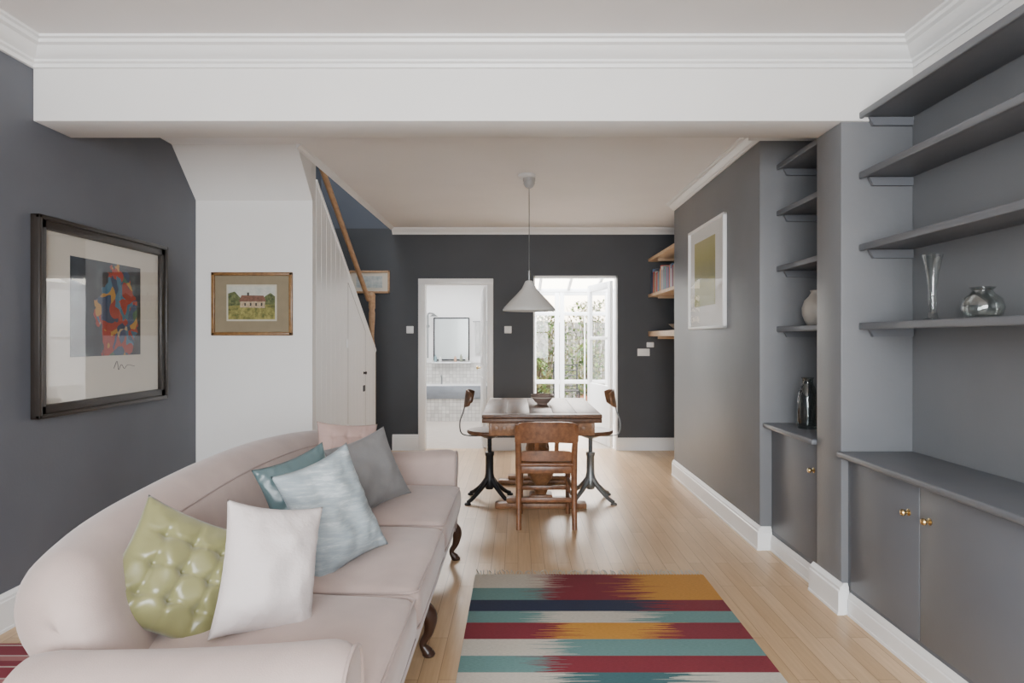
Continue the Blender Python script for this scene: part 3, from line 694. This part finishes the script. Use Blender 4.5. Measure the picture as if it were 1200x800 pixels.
# ------------------------------------------------------------------ sofa
def grid_pillow_box(b, x0, x1, y0, y1, z0, z1, r, mat, crown=.02, n=18):
    hx, hy, hz = (x1-x0)/2, (y1-y0)/2, (z1-z0)/2; c = Vector(((x0+x1)/2, (y0+y1)/2, (z0+z1)/2))
    bm = bmesh.new(); bmesh.ops.create_cube(bm, size=2); bmesh.ops.subdivide_edges(bm, edges=list(bm.edges), cuts=n, use_grid_fill=True)
    bm.verts.index_update(); V = []
    def warp(a): return math.sin(a*pi/2)*.35+a*.65
    for v in bm.verts:
        p = Vector((warp(v.co.x)*hx, warp(v.co.y)*hy, warp(v.co.z)*hz))
        for k, h in enumerate((hx, hy, hz)):
            if abs(v.co[k]) > .999: p[k] = h*(1 if v.co[k] > 0 else -1)
        q = Vector([max(-(h-r), min(h-r, p[k])) for k, h in enumerate((hx, hy, hz))]); d = p-q
        if d.length > 1e-6: p = q+d.normalized()*min(r, d.length if (abs(d.x) > 1e-6)+(abs(d.y) > 1e-6)+(abs(d.z) > 1e-6) < 2 else r)
        ux, uy = p.x/hx, p.y/hy
        if p.z > 0: p.z += crown*(1-ux*ux)*(1-uy*uy)
        w = noise.noise(Vector((p.x*4+c.x, p.y*4+c.y*3, p.z*4)))*.010
        p += Vector((w*.5, w*.3, w)); V.append(p+c)
    F = [[v.index for v in f.verts] for f in bm.faces]; bm.free(); b.add(V, F, mat)

def smooth_closed(P, n=5):
    out = []; N = len(P)
    for i in range(N):
        a, b_, c, d = P[i-1], P[i], P[(i+1) % N], P[(i+2) % N]
        for k in range(n):
            s = k/n
            out.append(tuple(.5*((2*b_[j])+(c[j]-a[j])*s+(2*a[j]-5*b_[j]+4*c[j]-d[j])*s*s+(3*b_[j]-3*c[j]+d[j]-a[j])*s**3) for j in (0, 1)))
    return out
def loft(b, rings, mat):
    n = len(rings[0]); V = [p for r in rings for p in r]; F = []
    for i in range(len(rings)-1):
        for j in range(n): k = (j+1) % n; F.append([i*n+j, i*n+k, (i+1)*n+k, (i+1)*n+j])
    F.append(list(range(n))[::-1]); F.append([(len(rings)-1)*n+j for j in range(n)]); b.add(V, F, mat)
b = B('sofa')
SY0, SY1 = 1.50, 3.97
rings = []; NS = 70; cap = .15
def sofaH(y): return .775+.075*math.sin(pi*min(1, max(0, (y-SY0)/(SY1-SY0))))**1.2
def bendf(y): return .13*max(0, 1-max(0, min(y-SY0, SY1-y))/.55)**2
for i in range(NS+1):
    tt = .5-.5*math.cos(pi*i/NS)
    y = SY0+(SY1-SY0)*tt
    e = min(y-SY0, SY1-y); s = 1.0 if e > cap else max(.02, math.sqrt(max(0, 1-((cap-e)/cap)**2)))
    Hh = sofaH(y); bend = bendf(y)
    P = [(-.98, .36), (-1.03, .50), (-1.08, Hh-.17), (-1.115, Hh-.07), (-1.18, Hh-.005), (-1.26, Hh), (-1.33, Hh-.05), (-1.36, Hh-.13), (-1.335, Hh-.21), (-1.28, Hh-.28), (-1.26, .42), (-1.25, .20), (-1.10, .20)]
    P = smooth_closed(P, 4)
    zc = Hh-.14; xc = -1.20
    R = []
    for x, z in P:
        z2 = zc+(z-zc)*(s if z > zc else (.35+.65*s)); R.append(Vector((xc+(x-xc)*s+bend, y+.012*noise.noise(Vector((x*5, y*3, z*5))), z2)))
    rings.append(R)
loft(b, rings, M_SOFA)
def arm(yc, out, Ht, xb):
    rings = []; N = 30
    for i in range(N+1):
        u = i/N; x = xb+(-.37-xb)*u
        e = min(1, (1-u)*N/2.2, .35+u*N/3); s = .80+.20*min(1, e) ** .5
        h = Ht-.03*(1-u)-.01*math.sin(u*pi)
        P = [(-.10, .22), (-.10, .45), (-.10, h-.12), (-.085, h-.04), (-.03, h), (.04, h-.003), (.10, h-.04), (.122, h-.10), (.105, h-.16), (.06, h-.20), (.04, .42), (.035, .22)]
        P = smooth_closed(P, 4); zc = h-.1
        rings.append([Vector((x, yc+out*(p[0]*s), zc+(p[1]-zc)*(s if p[1] > zc else 1))) for p in P])
    loft(b, rings, M_SOFA)
    P = smooth_closed([(-.096, .24), (-.096, .45), (-.096, Ht-.12), (-.08, Ht-.045), (-.03, Ht-.012), (.04, Ht-.015), (.094, Ht-.045), (.113, Ht-.10), (.098, Ht-.155), (.055, Ht-.195), (.035, .42), (.032, .24)], 3)
    b.sweep([(-.368, yc+out*p[0]*.86, p[1]-.004) for p in P]+[(-.368, yc+out*P[0][0]*.86, P[0][1])], .005, M_PIPE, 6, 1)
arm(1.43, -1, .65, -1.10); arm(3.81, 1, .675, -1.22)
b.box(-1.25, -.37, 1.38, 3.87, .19, .36, M_SOFA, .03, 4)
for (y0, y1) in ((1.535, 2.122), (2.133, 2.902), (2.913, 3.70)):
    grid_pillow_box(b, -1.10, -.325, y0, y1, .34, .49, .05, M_SOFA, .035)
    for z in (.478, .352):
        b.sweep([(-1.0, y0+.012, z), (-.36, y0+.012, z), (-.336, y0+.035, z), (-.336, y1-.035, z), (-.36, y1-.012, z), (-1.0, y1-.012, z)], .0045, M_PIPE, 6, 1)
b.sweep([(-1.118+bendf(y), y, sofaH(y)-.066) for y in [1.9+i*.1 for i in range(20)]], .004, M_PIPE, 6, 2)
M_LEG = plain('dark_leg', (.045, .02, .012), .3)
for yy in (1.45, 2.69, 3.86):
    for xx, s in ((-.40, 1), (-1.2, -1)):
        b.sweep([(xx-.01*s, yy, .21), (xx+.03*s, yy, .165), (xx+.025*s, yy, .10), (xx+.0*s, yy, .05), (xx+.02*s, yy, .014)], .03, M_LEG, 12, 6, radii=[.038, .034, .024, .017, .015, .024])
        b.lathe([(.024, 0), (.028, .008), (.02, .02), (0, .024)], M_LEG, 14, (xx+.025*s, yy, 0))
b.done(50)

# ------------------------------------------------------------------ cushions
def pillow(name, c, w, h, th, yaw, tilt, roll, mat, tuft=None, seed=0, wr=.006, n=44):
    b = B(name); V = []; F = []
    for sd in (1, -1):
        for i in range(n+1):
            for j in range(n+1):
                u = -1+2*i/n; v = -1+2*j/n
                x = u*w/2*(1-.10*(1-v*v)); z = v*h/2*(1-.10*(1-u*u))
                f = (max(0, 1-abs(u)**2.4)*max(0, 1-abs(v)**2.4))**.6
                y = th/2*f
                y += wr*f*noise.noise(Vector((x*14+seed, z*14, sd*3)))*1.8 + wr*.7*(1-f)*min(1, f*8)*noise.noise(Vector((x*40+seed, z*40, sd)))
                if tuft:
                    for a in range(-1, 2):
                        for c_ in range(-1, 2):
                            dd = (u-a*.5)**2+(v-c_*.5)**2; y -= tuft*math.exp(-dd/.010)*f
                    for a in (-.5, 0, .5):
                        y -= tuft*.30*f*(math.exp(-((u-a)/.035)**2)+math.exp(-((v-a)/.035)**2))
                V.append(Vector((x, -sd*y*(1-.12*v), z)))
    K = (n+1)**2
    for i in range(n):
        for j in range(n):
            q = i*(n+1)+j; F.append([q, q+n+1, q+n+2, q+1]); F.append([K+q, K+q+1, K+q+n+2, K+q+n+1])
    M = Matrix.Translation(c) @ Matrix.Rotation(yaw, 4, 'Z') @ Matrix.Rotation(-tilt, 4, 'X') @ Matrix.Rotation(roll, 4, 'Y')
    b.add(V, F, mat, M)
    ob = b.done(180, fix=False)
    me = ob.data; bm = bmesh.new(); bm.from_mesh(me); bmesh.ops.remove_doubles(bm, verts=bm.verts, dist=.0004); bmesh.ops.recalc_face_normals(bm, faces=bm.faces); bm.to_mesh(me); bm.free()
    for p_ in me.polygons: p_.use_smooth = True
    return ob
M_SILKG = plain('green_silk', (.195, .185, .075), .30); M_SILKG.node_tree.nodes['Principled BSDF'].inputs['Sheen Weight'].default_value = .3
M_TEAL = plain('teal_satin', (.085, .13, .135), .32)
M_WOOLP = fabric('pale_pink_boucle', (.60, .53, .505), .3, 90, .95, .04, .6)
M_GREYC = fabric('grey_linen', (.19, .183, .18), .2, 200, .9, .08)
M_PINKC = fabric('blush_linen', (.48, .33, .29), .2, 200)
M_SHIB, t, p = nt('shibori_blue'); v = pos(t, 'obj')
ff = noi(t, mapping(t, v, (9, 9, 50), rot=(0, .3, 0)), 1.0, 4, .7)
t.links.new(ramp(t, ff, [(.42, (.27, .315, .335)), (.58, (.35, .395, .41)), (.66, (.48, .52, .53))]), p.inputs['Base Color']); setp(p, Roughness=.65)
pillow('tufted_cushion', (-.965, 1.825, .660), .35, .35, .12, rd(42), rd(26), rd(32), M_SILKG, .026, 1, .010)
pillow('throw_cushion', (-.720, 1.86, .665), .29, .37, .17, rd(42), rd(20), rd(14), M_WOOLP, None, 4, .010)
pillow('throw_cushion', (-.845, 2.54, .69), .31, .38, .12, rd(44), rd(16), rd(-14), M_TEAL, None, 9, .016)
pillow('throw_cushion', (-.675, 2.33, .70), .315, .42, .15, rd(44), rd(16), rd(-16), M_SHIB, None, 13, .012)
pillow('throw_cushion', (-.725, 3.10, .685), .34, .36, .14, rd(38), rd(20), rd(-15), M_GREYC, None, 17, .010)
pillow('tufted_cushion', (-.955, 3.57, .705), .34, .33, .10, rd(25), rd(25), rd(6), M_PINKC, .016, 21)

# ------------------------------------------------------------------ vases
b = B('glass_vase'); b.lathe([(.042, 0), (.043, .006), (.022, .014), (.016, .04), (.017, .12), (.024, .20), (.040, .285), (.0385, .285), (.022, .20), (.013, .12), (.012, .04), (0, .03)], M_GLASS, 32, (1.775, 2.74, 1.4055)); b.done(60)
b = B('glass_jar'); b.lathe([(.045, 0), (.065, .015), (.073, .045), (.065, .08), (.042, .10), (.034, .112), (.044, .125), (.041, .125), (.031, .112), (.040, .097), (.062, .078), (.070, .045), (.062, .018), (0, .004)], M_GLASS, 36, (1.80, 2.48, 1.4055)); b.done(60)
b = B('ceramic_vase'); b.lathe([(.045, 0), (.06, .02), (.078, .07), (.08, .11), (.065, .155), (.04, .18), (.03, .20), (.036, .215), (.032, .215), (.025, .20), (0, .19)], plain('cream_glaze', (.40, .37, .33), .4), 36, (1.78, 3.82, 1.4055)); b.done(60)
b = B('glass_bottle'); b.lathe([(.055, 0), (.06, .02), (.06, .18), (.05, .23), (.032, .26), (.03, .29), (.036, .30), (.033, .30), (.027, .29), (.029, .26), (.047, .225), (.057, .18), (.057, .02), (0, .008)], M_SMOKE, 32, (1.72, 3.80, .8005)); b.done(60)
b = B('glass_bottle'); b.lathe([(.05, 0), (.052, .02), (.05, .2), (.03, .27), (.02, .33), (.025, .34), (.022, .34), (.017, .33), (.027, .27), (.047, .2), (.049, .02), (0, .008)], M_SMOKE, 32, (1.80, 3.66, .8005)); b.done(60)

# ------------------------------------------------------------------ light
w = bpy.data.worlds.new('World'); scene.world = w; w.use_nodes = True; t = w.node_tree
bg = t.nodes['Background']; sky = t.nodes.new('ShaderNodeTexSky'); sky.sky_type = 'NISHITA'; sky.sun_disc = False; sky.sun_elevation = rd(40); sky.air_density = 1; sky.dust_density = 4
mx = t.nodes.new('ShaderNodeMix'); mx.data_type = 'RGBA'; mx.inputs[0].default_value = .8; t.links.new(sky.outputs[0], mx.inputs[6]); mx.inputs[7].default_value = (.96, .98, 1, 1)
t.links.new(mx.outputs[2], bg.inputs[0]); bg.inputs[1].default_value = 4.5
def area(name, loc, rot, sx, sy, e, col=(1, 1, 1)):
    l = bpy.data.lights.new(name, 'AREA'); l.shape = 'RECTANGLE'; l.size = sx; l.size_y = sy; l.energy = e; l.color = col
    o = bpy.data.objects.new(name, l); o.location = loc; o.rotation_euler = rot; scene.collection.objects.link(o); return o
area('bay_window_daylight', (-.2, YF-.2, 1.55), (rd(90), 0, 0), 2.6, 1.9, 360, (.95, .975, 1))
area('conservatory_skylight', (1.0, 9.0, 2.95), (0, 0, 0), 2.2, 2.4, 420, (.95, .975, 1))
area('bathroom_skylight', (-1.07, 9.6, 2.6), (0, 0, 0), 1.2, 1.3, 60)
area('stairwell_fill', (-1.92, 6.0, 4.55), (0, 0, 0), .6, 2.0, 40, (.97, .99, 1))  # added fill lamp under the closed stairwell roof, no opening above it

# ------------------------------------------------------------------ camera
cam = bpy.data.cameras.new('camera'); co = bpy.data.objects.new('camera', cam); scene.collection.objects.link(co)
co.location = (0, 0, 1.33); co.rotation_euler = (rd(90), 0, 0); cam.sensor_width = 36; cam.lens = 22.5
cam.shift_x = -7/1200; cam.shift_y = -3/1200; cam.clip_start = .05
scene.camera = co
